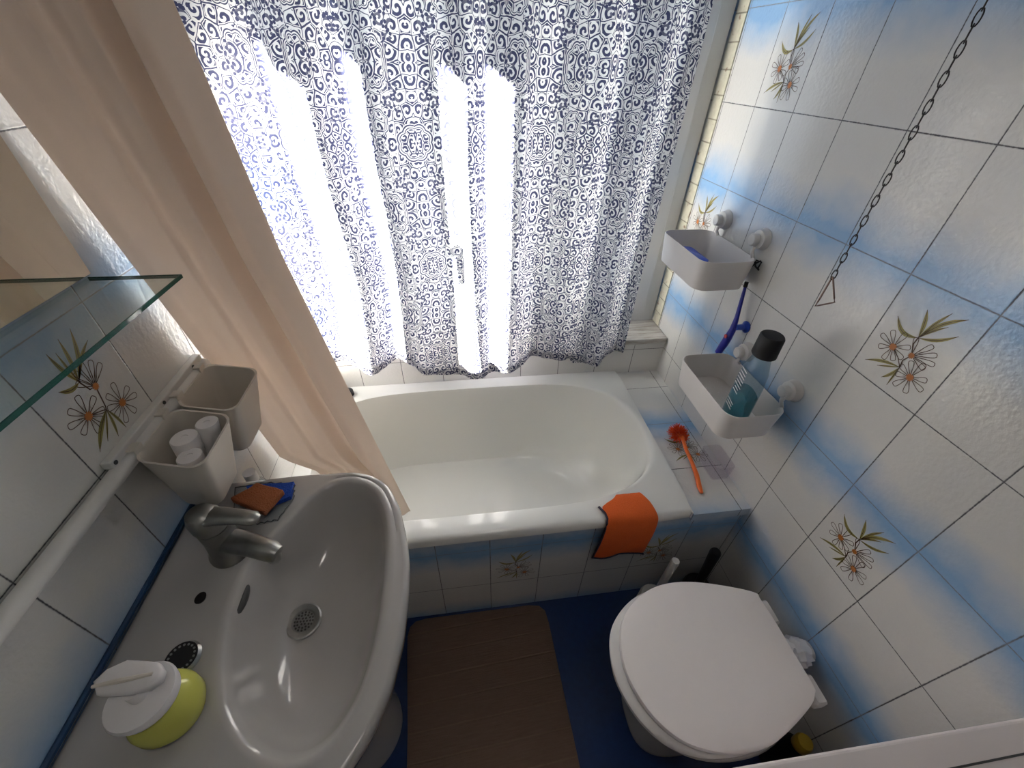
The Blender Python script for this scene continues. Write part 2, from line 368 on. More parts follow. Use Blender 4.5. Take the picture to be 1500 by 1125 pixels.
# flower prints ------------------------------------------------------------
def flower(parent,org,eu,ev,nrm,alt=False,seed=0):
    """printed bouquet on one tile. org = upper left corner, eu/ev = tile width and height vectors (v downwards)"""
    org=Vector(org); eu=Vector(eu); ev=Vector(ev); nrm=Vector(nrm)
    W,H=.15,.2; mb=MB()
    def P(u,v,h=.0005):
        return org+eu*u+ev*v+nrm*h
    def ribbon(pts,w,mi,taper=False,h=.0005):
        mb.mi=mi; L=[]; n=len(pts)
        for i,(u,v) in enumerate(pts):
            a=pts[max(i-1,0)]; c=pts[min(i+1,n-1)]
            dx=(c[0]-a[0])*W; dy=(c[1]-a[1])*H; l=math.hypot(dx,dy) or 1
            ww=w*(1-abs(2*i/(n-1)-1)**2) if taper else w
            ox,oy=-dy/l*ww/2/W, dx/l*ww/2/H
            L.append((P(u+ox,v+oy,h),P(u-ox,v-oy,h)))
        vs=[p for q in L for p in q]
        mb.add(vs,[(2*i,2*i+1,2*i+3,2*i+2) for i in range(n-1)])
    def petal(c,ang,ln,wd):
        pts=[]
        for k in range(15):
            s=k/14; 
            if s<.5: t=s*2; side=1
            else: t=(1-s)*2; side=-1
            x=ln*(.12+.88*math.sin(t*PI/2)); y=side*wd*.5*math.sin(min(1,t*1.02)*PI)**.6*(.35+.65*t)
            if t>.95: y=side*wd*.12*(1 if t<1 else 0)
            pts.append((c[0]+(x*math.cos(ang)-y*math.sin(ang))/W, c[1]+(x*math.sin(ang)+y*math.cos(ang))/H))
        ribbon(pts,.0012,0)
        for o in (-.12,.12):
            ribbon([(c[0]+x*math.cos(ang+o*.7)/W,c[1]+x*math.sin(ang+o*.7)/H) for x in (.004,ln*.42,ln*.6)],.0005,0,True)
    def disc(c,r,mi,rag=.3):
        mb.mi=mi; n=22; ctr=P(*c,.0008); ring=[]
        for k in range(n):
            a=2*PI*k/n; rr=r*(1+(rag if k%2 else -rag*.5))
            ring.append(P(c[0]+rr*math.cos(a)/W,c[1]+rr*math.sin(a)/H,.0008))
        mb.add([ctr]+ring,[(0,k+1,(k+1)%n+1) for k in range(n)])
    def leaf(a,b,w,bend=0):
        pts=[]
        for k in range(9):
            t=k/8; x=a[0]+(b[0]-a[0])*t; y=a[1]+(b[1]-a[1])*t
            q=math.sin(t*PI)*bend; pts.append((x+q*(b[1]-a[1]),y-q*(b[0]-a[0])))
        ribbon(pts,w,1,True); ribbon(pts,.0009,0,False,.0007)
    rnd=random.Random(seed)
    A=(.327,.604);B=(.70,.75);Cc=(.563,.583)
    if alt: A=(.317,.62);B=(.69,.735);Cc=(.565,.50)
    for a,l in ((195,.033),(150,.027),(95,.029),(55,.026),(235,.031),(280,.033),(330,.030),(20,.028)): petal(A,math.radians(a),l*1.0,.013)
    for a,l in ((160,.025),(118,.032),(70,.030),(15,.031),(335,.028),(280,.034),(240,.030),(200,.028)): petal(B,math.radians(a),l,.013)
    for a,l in ((300,.038),(325,.04),(350,.04),(15,.032),(250,.033)) if not alt else ((250,.036),(275,.04),(300,.038),(325,.036),(225,.03)): petal(Cc,math.radians(a),l,.012)
    disc(A,.0062,2); disc(B,.0062,2); disc(Cc,.005,2)
    R1=(.502,.425); R2=(.538,.725)
    if alt: R1=(.46,.40); R2=(.50,.68)
    for b_,w,bd in (((.80,.12),.007,.10),((.635,.13),.0055,.05),((.397,.19),.007,-.06),((.159,.35),.008,.18),((.83,.26),.006,-.08),((.69,.235),.004,.05)) if not alt else (((.386,.13),.006,.05),((.56,.10),.006,-.05),((.72,.09),.007,-.08),((.80,.22),.006,.05),((.25,.36),.007,.12),((.46,.16),.004,0)): leaf(R1,b_,w,bd)
    for b_,w,bd in (((.13,.85),.006,-.05),((.30,.83),.0035,0),((.43,.90),.006,.1),((.54,.93),.0035,0)) if not alt else (((.17,.87),.008,-.05),((.55,.90),.0045,.05),((.42,.90),.005,.05),((.30,.86),.0035,0)): leaf(R2,b_,w,bd)
    ribbon([R2,(.515,.66),Cc,(.50,.49),R1],.0022,0)
    ribbon([R2,(.45,.66),A],.0016,0); 
    return plabel(make('flower_print',mb,[M['brown'],M['olive'],M['petal_core']],parent,smooth=False),'brown line print of daisies with olive leaves')
for c,r in ((5,2),(6,4),(1,0),(0,2)):
    flower(wr,(XR,1.334-c*.15,Z0-r*.2),(0,-.15,0),(0,0,-.2),(-1,0,0),seed=c)
flower(wl,(XL,.593-.15,Z0-.4),(0,.15,0),(0,0,-.2),(1,0,0),alt=True)

# tub surround: tiled front panel and side ledge -------------------------------
TUBT=.456; LEDX=.622
b=MB().box(XL,LEDX,YF,YF+.03,0,.4352); b.box(LEDX,XR,YF,YF+.03,0,TUBT-.0305)
wt=struct(make('wall_tub_front',b,M['tile_tub'],smooth=False))
flower(wt,(.044,YF,Z0-1.2),(.15,0,0),(0,0,-.2),(0,-1,0),seed=3)
flower(wt,(.494,YF,Z0-1.2),(.15,0,0),(0,0,-.2),(0,-1,0),seed=4)
led=struct(make('trim_3',MB().box(LEDX,XR,YF-.012,YB,TUBT-.03,TUBT),M['tile_ledge'],smooth=False))
struct(make('trim_4',MB().box(LEDX-.004,LEDX+.001,YF-.008,YB,TUBT-.02,TUBT+.003),M['plaster'],smooth=False))
flower(led,(.64,.955,TUBT),(.15,0,0),(0,-.2,0),(0,0,1),seed=5)

# bathtub ----------------------------------------------------------------------
tub=thing('bathtub','white enamel bathtub built in under the window behind the tiled panel','bathtub',(.05,.93,0))
def tub_ring(k,z,m=0):
    """k: 0 = opening edge ... 1 = bottom; outline with a wide round right end"""
    x0=-.47+.05*k; x1=.603-.17*k; y0=.658+.05*k; y1=1.205-.06*k
    pts=[]; N=72; cx=(x0+x1)/2; cy=(y0+y1)/2; hx=(x1-x0)/2; hy=(y1-y0)/2
    for j in range(N):
        a=2*PI*j/N; c,s=math.cos(a),math.sin(a)
        e = 4.6 if c<0 else 4.0-1.4*abs(c)
        r=(abs(c)**e+abs(s)**e)**(-1/e)
        pts.append((cx+hx*c*r,cy+hy*s*r,z))
    return pts
def outer_ring(z,ex=0):
    N=72; pts=[]; x0,x1,y0,y1=XL+.001-0*ex,LEDX-.001,YF-.012-ex,YB-.001
    cx=(x0+x1)/2; cy=(y0+y1)/2
    for j in range(N):
        a=2*PI*j/N; c,s=math.cos(a),math.sin(a)
        hx=(x1-x0)/2; hy=(y1-y0)/2; r=1/max(abs(c),abs(s)); e=60
        r=(abs(c)**e+abs(s)**e)**(-1/e)
        pts.append((cx+hx*c*r,cy+hy*s*r,z))
    return pts
TZ=.470
rings=[outer_ring(TZ-.034,-.006),outer_ring(TZ-.03,0),outer_ring(TZ-.008,0),outer_ring(TZ-.002,-.006),outer_ring(TZ,-.014)]
rings+= [tub_ring(-.10,TZ),tub_ring(-.03,TZ-.001),tub_ring(0,TZ-.006),tub_ring(.04,TZ-.02),tub_ring(.15,TZ-.10),tub_ring(.35,TZ-.22),tub_ring(.55,TZ-.30),tub_ring(.9,TZ-.345),tub_ring(1.6,TZ-.355)]
b=MB().loft(rings,False,True)
make('tub_body',b,M['enamel'],tub,angle=50)
b=MB().lathe([(.0,.1185),(.026,.1185),(.028,.117),(.028,.114)],(-.30,.93,0),24,cap0=False,cap1=False); make('drain',b,M['steel'],tub)
pl=thing('bath_plug','black rubber bath plug on the rear left rim of the bathtub','plug',(-.424,1.212,.47))
make('plug_disc',MB().lathe([(.018,.470),(.022,.474),(.021,.490),(.012,.494),(0,.494)],(-.424,1.212,0),24,cap1=False),M['black'],pl)
make('plug_knob',MB().lathe([(.006,.47),(.011,.482),(.012,.505),(.006,.512),(0,.512)],(-.452,1.235,0),16,cap1=False),M['black'],pl)

# window -------------------------------------------------------------------------
win=struct(bpy.data.objects.new('window_1',None)); C.objects.link(win); win.location=(.13,1.4,SILL)
FX0,FX1=XL+.004,XR-.009
b=MB(); fy0,fy1=1.392,1.452
b.box(FX0,FX0+.055,fy0,fy1,SILL+.0,WT); b.box(FX1-.055,FX1,fy0,fy1,SILL+.0,WT)
b.box(FX0+.055,FX1-.055,fy0,fy1,SILL+.0,SILL+.05); b.box(FX0+.055,FX1-.055,fy0,fy1,WT-.06,WT)
make('window_frame',b,M['frame'],win,smooth=False,bevel=.003)
def sash(x0,x1):
    b=MB(); y0,y1=1.38,1.43; z0,z1=SILL+.043,WT-.05
    b.box(x0,x0+.045,y0,y1,z0,z1); b.box(x1-(.075 if x1>.5 else .045),x1,y0,y1,z0,z1); xr_=x1-(.075 if x1>.5 else .045); b.box(x0+.045,xr_,y0,y1,z0,z0+.10); b.box(x0+.045,xr_,y0,y1,z1-.05,z1)
    s=make('sash',b,M['frame'],win,smooth=False,bevel=.003)
    make('pane',MB().box(x0+.0455,xr_-.0005,1.404,1.408,z0+.1005,z1-.0505),M['pane'],s,smooth=False)
MX=.165
sash(FX0+.048,MX); sash(MX+.001,FX1-.048)
make('window_handle',MB().tube([(MX+.03,1.378,1.17),(MX+.03,1.345,1.17),(MX+.03,1.34,1.16),(MX+.035,1.34,1.06)],[.012,.012,.011,.009],10),M['frame'],win)
make('window_sill',MB().box(XL+.002,XR-.002,1.249,1.40,SILL-.024,SILL),M['sill'],win,smooth=False,bevel=.003)

# blue damask curtain ---------------------------------------------------------------
wc=thing('window_curtain','white curtain with blue damask scrollwork hanging before the window above the bathtub','curtain',(.05,1.2,.55))
FOLD=[(-.515,1.138),(-.47,1.188),(-.42,1.242),(-.405,1.247),(-.37,1.205),(-.30,1.176),(-.272,1.195),(-.232,1.238),(-.20,1.215),(-.155,1.18),(-.10,1.20),(-.04,1.222),(.0,1.215),(.05,1.19),(.075,1.20),(.10,1.222),(.15,1.19),(.185,1.18),(.22,1.205),(.27,1.228),(.33,1.20),(.38,1.19),(.44,1.225),(.47,1.20),(.505,1.17),(.55,1.205),(.585,1.225),(.612,1.19)]
HEM=[(-.515,.60),(-.478,.581),(-.437,.611),(-.359,.602),(-.317,.581),(-.255,.603),(-.212,.609),(-.168,.603),(-.136,.564),(-.058,.537),(.029,.527),(.067,.524),(.156,.549),(.207,.561),(.269,.593),(.398,.591),(.429,.554),(.494,.565),(.544,.584),(.612,.605)]
NX,NZ=420,60; b=MB(); uvs=[]; arc=[0]
def cy_at(x,z):
    k=1-.05*max(0,(1.2-z)); y=cinterp(x,FOLD)
    return 1.196+(y-1.200)*k*.95+.003*math.sin(x*90+z*5)
xs=[-.512+(1.124)*i/NX for i in range(NX+1)]
for i in range(NX): arc.append(arc[-1]+math.hypot(xs[i+1]-xs[i],cy_at(xs[i+1],1.2)-cy_at(xs[i],1.2)))
vs=[];fs=[]
for i,x in enumerate(xs):
    h=interp(x,HEM)
    for j in range(NZ+1):
        t=j/NZ; z=h+(1.985-h)*t**1.0
        xx=x-(.012*(1-(z-.6)/1.2) if x>.0 else 0)*(x/.6)+ (.006*math.sin(z*4.1+1))+(.026*math.exp(-((z-.93)/.22)**2)*max(0,min(1,(.15-x)/.3)))
        xx=max(xx,-.517)
        vs.append((xx,cy_at(x,z),z)); uvs.append((arc[i]*1.0,z))
for i in range(NX):
    for j in range(NZ):
        a=i*(NZ+1)+j; fs.append((a,a+1,a+NZ+2,a+NZ+1))
b.add(vs,fs)
# hem: second layer of cloth along the bottom
b2=MB(); v2=[];f2=[];uv2=[]
for i,x in enumerate(xs):
    h=interp(x,HEM)
    for j in range(4):
        z=h+.030*j/3; v2.append((max(x-(.012 if x>0 else 0)*(x/.6)+.006*math.sin(z*4.1+1),-.517),cy_at(x,z)+.0015,z)); uv2.append((arc[i]+.05,z))
for i in range(NX):
    for j in range(3):
        a=i*4+j; f2.append((a,a+1,a+5,a+4))
b2.add(v2,f2)
def cloth_obj(name,mb,uv,mat,parent):
    me=bpy.data.meshes.new(name); o0=root_loc(parent)
    me.from_pydata([tuple(Vector(v)-o0) for v in mb.v],[],mb.f); me.materials.append(mat)
    ul=me.uv_layers.new(name='cloth')
    for lp in me.loops: ul.data[lp.index].uv=uv[lp.vertex_index]
    me.polygons.foreach_set('use_smooth',[True]*len(me.polygons))
    o=bpy.data.objects.new(name,me); C.objects.link(o); o.parent=parent; return o
cloth_obj('curtain_cloth',b,uvs,M['damask'],wc)
cloth_obj('hem',b2,uv2,M['damask'],wc)
tag(make('curtain_rail',MB().tube([(XL+.002,1.2,1.995),(XR-.002,1.2,1.995)],.009,14),M['frame']),'white rail over the window carrying the blue damask curtain','curtain rail')

# shower curtain -----------------------------------------------------------------
shc=thing('shower_curtain','cream shower curtain bunched at the left wall with its foot inside the bathtub','shower curtain',(-.38,.75,.3))
SF=[(0,.006),(.10,.012),(.25,-.002),(.36,-.006),(.395,.006),(.50,-.002),(.585,-.004),(.65,.045),(.73,.050),(.775,.0),(.80,-.030),(.88,-.034),(1,-.012)]
b=MB(); NX2,NZ2=160,60; vs=[];fs=[]
for i in range(NX2+1):
    s=i/NX2
    for j in range(NZ2+1):
        z=.20+(2.0-.20)*j/NZ2
        xl=-.509+.075*min(1,max(0,(.58-z)/.09)); xr=-.272 if z>1.2 else -.272+.058*(1.2-z)
        yb=.65+(1.384-z)*.2
        sh=.05*math.sin(z*2.3); ss=min(1,max(0,s+sh*s*(1-s)*2))
        y=yb+interp(ss,SF)*(1.0+.25*math.sin(z*3+s*5))
        if z<.5: y=max(y,.70)
        vs.append((xl+(xr-xl)*s,y,z))
for i in range(NX2):
    for j in range(NZ2):
        a=i*(NZ2+1)+j; fs.append((a,a+1,a+NZ2+2,a+NZ2+1))
b.add(vs,fs)
make('curtain_cloth',b,M['shower'],shc,angle=180)
tag(make('shower_curtain_rod',MB().tube([(XL+.002,.527,2.0),(XR-.002,.527,2.0)],.011,14),M['chrome']),'metal rod above the bathtub front carrying the cream shower curtain','curtain rod')

# mirror, shelf, rail, pots -----------------------------------------------------
mi=thing('mirror','frameless wall mirror on the left wall above the glass shelf','mirror',(XL+.004,.2,1.197))
make('mirror_glass',MB().box(XL+.0005,XL+.005,-.25,.628,1.197,1.85),M['mirror'],mi,smooth=False)
sh=thing('glass_shelf','clear glass shelf with green edges under the mirror','shelf',(-.46,.25,1.185))
make('glass_plate',MB().box(XL+.001,-.402,-.12,.6235,1.1880,1.1925),M['shelfglass'],sh,smooth=False)
bb=MB().box(-.402,-.400,-.12,.6235,1.1878,1.1928); bb.box(XL+.001,-.400,.6235,.6255,1.1878,1.1928)
plabel(make('polished_edge',bb,M['shelfedge'],sh,smooth=False),'dark green polished glass edge')
rl=thing('wall_rail','long white plastic rail on the left wall carrying two storage pots','rail',(XL+.01,.3,.955))
make('rail_bar',MB().tube([(XL+.0135,-.35,.962),(XL+.0135,.735,.962)],.0120,14),M['plastic'],rl)
bb=MB()
bb.box(XL+.0003,XL+.0145,.455,.735,.972,.985)
make('mounting_strip',bb,M['plastic'],rl,smooth=False,bevel=.002)
for y in (.463,.596,.700):
    make('screw',MB().lathe([(.0035,0),(.0035,.0008)],(XL+.0147,y,.9785),10,'X'),M['groove'],rl)
def pot(name,label,y0,y1,grp='white storage pots on the left wall rail'):
    x0=XL+.024; x1=-.392; zt=.968; zb=.842
    t=thing(name,label,'storage pot',((x0+x1)/2,(y0+y1)/2,zb),grp)
    def ring(k,z,ins): 
        s=k
        return [(x,y-.26*(x-x0),zz_) for x,y,zz_ in rrect(x0+ins+.004*s,x1-ins-.030*s,y0+ins+.014*s,y1-ins-.014*s,.022,z)]
    b=MB().loft([ring(1,zb,.006),ring(1,zb+.004,0),ring(.5,(zb+zt)/2,0),ring(0,zt-.003,0),ring(0,zt,-.001),ring(0,zt,.0022),ring(0,zt-.004,.003),ring(.5,(zb+zt)/2,.003),ring(1,zb+.006,.003)],True,True)
    make('pot_body',b,M['pot'],t,angle=50)
    for y in (y0+.02,y1-.02):
        h=MB().box(XL+.004,x0+.004,y-.009,y+.009,.9745,.9785); h.box(x0,x0+.003,y-.009,y+.009,.94,.9785)
        make('hook',h,M['pot'],t,smooth=False,bevel=.001)
    return t
pot('storage_pot','white plastic pot on the rail, nearer the tap, holding white-capped tubes',.474,.592)
pot('storage_pot','empty cream-lit plastic pot on the rail beside the shower curtain',.600,.724)
def captube(x,y,zt,r,label,lean):
    t=thing('capped_tube',label,'tube',(x,y,.855),'white-capped tubes in the storage pot')
    dx,dy=lean; L=zt-.862
    def at(z): k=(zt-z)/L; return (x+dx*k,y+dy*k)
    def rr(z,r): cx,cy=at(z); return [(cx+r*math.cos(2*PI*j/28),cy+r*math.sin(2*PI*j/28),z) for j in range(28)]
    make('tube_body',MB().loft([rr(.862,r*.9),rr(zt-.03,r*.93)]),M['tube'],t)
    make('cap',MB().loft([rr(zt-.03,r),rr(zt-.002,r*1.02),rr(zt,r*.96),rr(zt,r*.3),rr(zt-.001,r*.28)]),M['tube'],t)
captube(-.447,.517,.968,.0195,'white-capped tube standing in the middle of the storage pot',(-.012,.000))
captube(-.4235,.545,.972,.0165,'thinner white-capped tube by the far side of the storage pot',(-.022,-.006))
captube(-.432,.4880,.955,.0175,'lowest white-capped tube at the near edge of the storage pot',(-.016,.008))
tag(make('toiletry_pack',MB().box(-.470,-.452,.535,.567,.858,.915),M['green'],bevel=.003),'dark green pack standing between the tubes in the storage pot','pack')
bt=thing('clear_bottle','clear plastic bottle with light blue label behind the storage pots','bottle',(-.478,.655,.47))
def blp(cx,cy,z,rx,ry,n=32): return [(cx+rx*math.cos(2*PI*j/n),cy+ry*math.sin(2*PI*j/n),z) for j in range(n)]
make('bottle_body',MB().loft([blp(-.479,.645,z,a,c) for z,a,c in ((.471,.024,.024),(.474,.028,.028),(.58,.028,.028),(.66,.027,.028),(.69,.021,.021),(.705,.012,.012))]),M['clear'],bt)
make('bottle_label',MB().loft([blp(-.479,.645,z,.0286,.0286) for z in (.52,.64)],False,False),M['lblue'],bt)
make('bottle_cap',MB().loft([blp(-.479,.645,z,.013,.013) for z in (.705,.73)]),M['tube'],bt)

# washbasin ------------------------------------------------------------------------
wb_=thing('washbasin','white ceramic pedestal washbasin against the left wall','washbasin',(-.34,.33,0))
OUT=[(-.5235,.582),(-.478,.584),(-.344,.590),(-.236,.587),(-.195,.572),(-.165,.545),(-.138,.492),(-.122,.43),(-.113,.38),(-.111,.331),(-.115,.26),(-.128,.193),(-.15,.145),(-.18,.105),(-.22,.08),(-.30,.068),(-.40,.07),(-.478,.076),(-.5235,.078)]
BOWL=[(-.382,.414),(-.387,.365),(-.387,.323),(-.378,.285),(-.362,.24),(-.342,.2),(-.322,.175),(-.291,.149),(-.25,.13),(-.21,.132),(-.18,.158),(-.160,.20),(-.150,.25),(-.1445,.30),(-.1435,.36),(-.148,.423),(-.160,.48),(-.180,.528),(-.215,.558),(-.25,.567),(-.285,.558),(-.311,.532),(-.345,.48)]
cen=(-.268,.345); NB=128
def radial(poly,smooth=0):
    out=[]
    for j in range(NB):
        a=2*PI*j/NB; dx,dy=math.cos(a),math.sin(a); best=0
        for (x1,y1),(x2,y2) in zip(poly,poly[1:]+poly[:1]):
            ex,ey=x2-x1,y2-y1; den=dx*ey-dy*ex
            if abs(den)<1e-12: continue
            t=((x1-cen[0])*ey-(y1-cen[1])*ex)/den; u=((x1-cen[0])*dy-(y1-cen[1])*dx)/den
            if t>0 and -1e-6<=u<=1+1e-6: best=max(best,t)
        out.append(best)
    for _ in range(smooth): out=[(out[j-1]+2*out[j]+out[(j+1)%NB])/4 for j in range(NB)]
    return out
RO=radial(OUT,1); RB=radial(BOWL,3)
for j in range(NB):                       # straight back edge stays on the wall
    a=2*PI*j/NB
    if cen[0]+RO[j]*math.cos(a)<-.5235: RO[j]=(-.5235-cen[0])/math.cos(a)
def ringr(f,z,c2=None,k=0):
    r=[]
    for j in range(NB):
        a=2*PI*j/NB; x=cen[0]+f(j)*math.cos(a); y=cen[1]+f(j)*math.sin(a)
        if c2: x=x+(c2[0]-x)*k; y=y+(c2[1]-y)*k
        r.append((max(x,-.5235),y,z(j) if callable(z) else z))
    return r
SZ=.771; DR=(-.312,.350)
rings=[ringr(lambda j:RO[j]*.45,.60),ringr(lambda j:RO[j]*.70,.635),ringr(lambda j:RO[j]*.90,.69),ringr(lambda j:RO[j]*.985,.735),ringr(lambda j:RO[j],.755),ringr(lambda j:RO[j]*.998,.765),ringr(lambda j:RO[j]-.004,SZ+.001),ringr(lambda j:RO[j]-.010,SZ+.002),
 ringr(lambda j:RB[j]+.55*(RO[j]-RB[j])*.5+.004,SZ-.001),ringr(lambda j:RB[j]+.008,SZ+.0015),ringr(lambda j:RB[j],SZ+.001),ringr(lambda j:RB[j]-.006,SZ-.004)]
for k,dz in ((.05,.022),(.12,.05),(.22,.078),(.36,.098),(.52,.110),(.68,.117),(.80,.1205),(.88,.1225)):
    rings.append(ringr(lambda j:RB[j]-.006,SZ-dz,DR,k))
b=MB().loft(rings,True,True); make('basin',b,M['ceramic'],wb_,angle=60)
# pedestal
b=MB()
def pr_(z,rx,ry,cx=-.364,cy=.335): return [(max(-.52,cx+rx*math.cos(2*PI*j/48)),cy+ry*math.sin(2*PI*j/48),z) for j in range(48)]
b.loft([pr_(0,.135,.118),pr_(.02,.135,.118),pr_(.06,.125,.105),pr_(.20,.118,.095),pr_(.45,.118,.092),pr_(.56,.13,.105),pr_(.5995,.14,.12)])
make('pedestal',b,M['ceramic'],wb_,angle=60)
# drain with strainer, overflow, spare tap hole
zz=SZ-.1192
dr=make('drain',MB().lathe([(.029,zz-.004),(.030,zz+.0015),(.0305,zz+.003),(.028,zz+.0045),(.020,zz+.003),(.018,zz-.000),(.0,zz-.0005)],(*DR,0),36,cap1=False,cap0=False),M['steel'],wb_)
sb=MB()
for rr_,nn in ((0,1),(.0055,6),(.011,12),(.0155,16)):
    for k in range(nn):
        a=2*PI*k/nn; sb.lathe([(.0017,zz+.0002),(.0017,zz+.0012)],(DR[0]+rr_*math.cos(a),DR[1]+rr_*math.sin(a),0),8)
make('strainer_holes',sb,M['groove'],dr)
pts=[]
sb=MB()
for t in range(9):
    y=.328+.052*t/8; x=-.3805-.0035*math.sin(PI*t/8)*-1; pts.append((x,y,SZ-.020))
sb.tube(pts,[.001,.003,.0035,.0038,.0038,.0038,.0035,.003,.001],8,2.2,up=(0,0,1)); make('overflow_slot',sb,M['groove'],wb_)
make('blanked_tap_hole',MB().lathe([(.0085,SZ-.001),(.0095,SZ+.0015),(.006,SZ+.002),(0,SZ+.001)],(-.435,.353,0),18,sx=.85,sy=1,cap1=False),M['darkmetal'],wb_)
# tap
tp=thing('basin_tap','grey chrome lever mixer tap at the rear left of the washbasin','tap',(-.425,.44,SZ))
ax=Vector((-.418,.432,0))
def tring(z,r,dx=0,dy=0,sx=1): return [(ax.x+dx+r*math.cos(2*PI*j/32)*sx,ax.y+dy+r*math.sin(2*PI*j/32),z) for j in range(32)]
make('tap_body',MB().loft([tring(SZ+.0005,.033),tring(SZ+.006,.033),tring(SZ+.015,.028),tring(SZ+.05,.0245,-.001),tring(SZ+.075,.0245,-.002)]),M['chrome'],tp)
d=Vector((.105,-.045,0)).normalized(); s0=ax+Vector((0,0,SZ+.036))
make('spout',MB().tube([s0,s0+d*.035+Vector((0,0,.008)),s0+d*.070+Vector((0,0,.012)),s0+d*.098+Vector((0,0,.012)),s0+d*.110+Vector((0,0,.008))],[.021,.020,.018,.0175,.0135],18,.85,up=(0,0,1)),M['chrome'],tp)
e=s0+d*.098+Vector((0,0,-.012)); make('aerator',MB().lathe([(.0105,0),(.0115,.004),(.0115,.018)],tuple(e),20),M['steel'],tp)
make('lever_head',MB().loft([tring(SZ+.0765,.0245,-.002),tring(SZ+.083,.0255,-.003),tring(SZ+.100,.0245,-.005),tring(SZ+.112,.019,-.007),tring(SZ+.117,.008,-.008)]),M['chrome'],tp)
l0=ax+Vector((-.004,.0,SZ+.101)); d2=Vector((.10,-.018,0)).normalized()
make('lever',MB().tube([l0,l0+d2*.03+Vector((0,0,.005)),l0+d2*.06+Vector((0,0,.006)),l0+d2*.083+Vector((0,0,.004)),l0+d2*.089+Vector((0,0,.002))],[.020,.016,.0135,.0125,.007],16,.55,up=(0,0,1)),M['chrome'],tp)
# strainer ring on the deck
sr=thing('sink_strainer','dark metal ring strainer lying on the washbasin deck by the soap dispenser','strainer',(-.420,.266,SZ))
make('ring',MB().lathe([(.010,SZ+.003),(.012,SZ+.002),(.022,SZ+.001),(.0235,SZ+.004),(.020,SZ+.0085),(.0115,SZ+.006),(.010,SZ+.003)],(-.420,.266,0),36,cap0=False,cap1=False),M['steel'],sr)
make('mesh_centre',MB().lathe([(.0205,SZ+.0082),(.0205,SZ+.0092),(.012,SZ+.0075),(0,SZ+.0035)],(-.420,.266,0),30,cap0=False,cap1=False),M['black'],sr)
nb=MB()
for k in range(18):
    a=2*PI*k/18; nb.lathe([(.0016,SZ+.0085),(.0016,SZ+.0095)],(-.420+.0165*math.cos(a),.266+.0165*math.sin(a),0),6)
make('rivets',nb,M['steel'],sr)
# soap dispenser
sd=thing('soap_dispenser','round yellow liquid soap dispenser with a white pump on the washbasin','soap dispenser',(-.410,.190,SZ))
cx,cy=-.400,.203
def el(r,z,sx=1,sy=1,ox=0,oy=0,n=36): return [(cx+ox+.95*r*math.cos(2*PI*j/n)*sx,cy+oy+.95*r*math.sin(2*PI*j/n)*sy,z) for j in range(n)]
make('bottle',MB().loft([el(.028,SZ+.001),el(.036,SZ+.004),el(.042,SZ+.018),el(.042,SZ+.032),el(.037,SZ+.048),el(.026,SZ+.060),el(.020,SZ+.066)]),M['soapyellow'],sd)
make('collar',MB().loft([el(.026,SZ+.060,ox=-.004),el(.037,SZ+.064,ox=-.005),el(.039,SZ+.072,ox=-.006),el(.037,SZ+.077,ox=-.006),el(.012,SZ+.078,ox=-.006)]),M['tube'],sd)
make('pump_stem',MB().loft([el(.010,SZ+.077,ox=-.006),el(.009,SZ+.092,ox=-.008)]),M['tube'],sd)
hd=MB(); 
pz=SZ+.092
def headring(z,g): 
    P=[(-.058,.014),(-.050,.026),(-.030,.034),(-.005,.030),(.012,.026),(.022,.017),(.024,.006),(.014,-.002),(-.01,-.004),(-.045,-.001)]
    mx=sum(p[0] for p in P)/len(P); my=sum(p[1] for p in P)/len(P)
    return [(cx+.004+mx*.9+(p[0]-mx)*g*.92,cy-.002+my+(p[1]-my)*g*.95,z) for p in P]
hd.loft([headring(pz,.9),headring(pz+.002,1),headring(pz+.010,1),headring(pz+.013,.9)]); ph_=make('pump_head',hd,M['tube'],sd,angle=60)
make('ridge',MB().tube([(cx-.045,cy+.006,pz+.013),(cx-.015,cy+.008,pz+.0145),(cx+.016,cy+.011,pz+.013)],[.002,.003,.002],8),M['pot'],ph_)
# soap dish with sponge and blue cloth
dh=thing('soap_dish','clear plastic soap dish with dark wavy rim behind the tap','soap dish',(-.398,.518,SZ))
N=40
def dring(g,z,wav=0):
    Q=[(-.455,.560),(-.40,.566),(-.345,.556),(-.336,.52),(-.352,.476),(-.385,.472),(-.430,.486)]
    mx,my=-.395,.519; out=[]
    per=[]
    for a,b_ in zip(Q,Q[1:]+Q[:1]):
        for k in range(6): t=k/6; per.append((a[0]+(b_[0]-a[0])*t,a[1]+(b_[1]-a[1])*t))
    for i,(x,y) in enumerate(per):
        w=1+wav*math.sin(i*PI*.95); out.append((mx+(x-mx)*g*w,my+(y-my)*g*w,z))
    return out
make('dish_tray',MB().loft([dring(.80,SZ+.0028),dring(.92,SZ+.0035),dring(1,SZ+.012,.03),dring(.97,SZ+.012,.03),dring(.88,SZ+.0055)]),M['clear'],dh)
make('dish_rim',MB().loft([dring(1.0,SZ+.0118,.03),dring(1.02,SZ+.0135,.04),dring(.99,SZ+.0145,.04)],False,False),M['groove'],dh)
bc=MB(); 
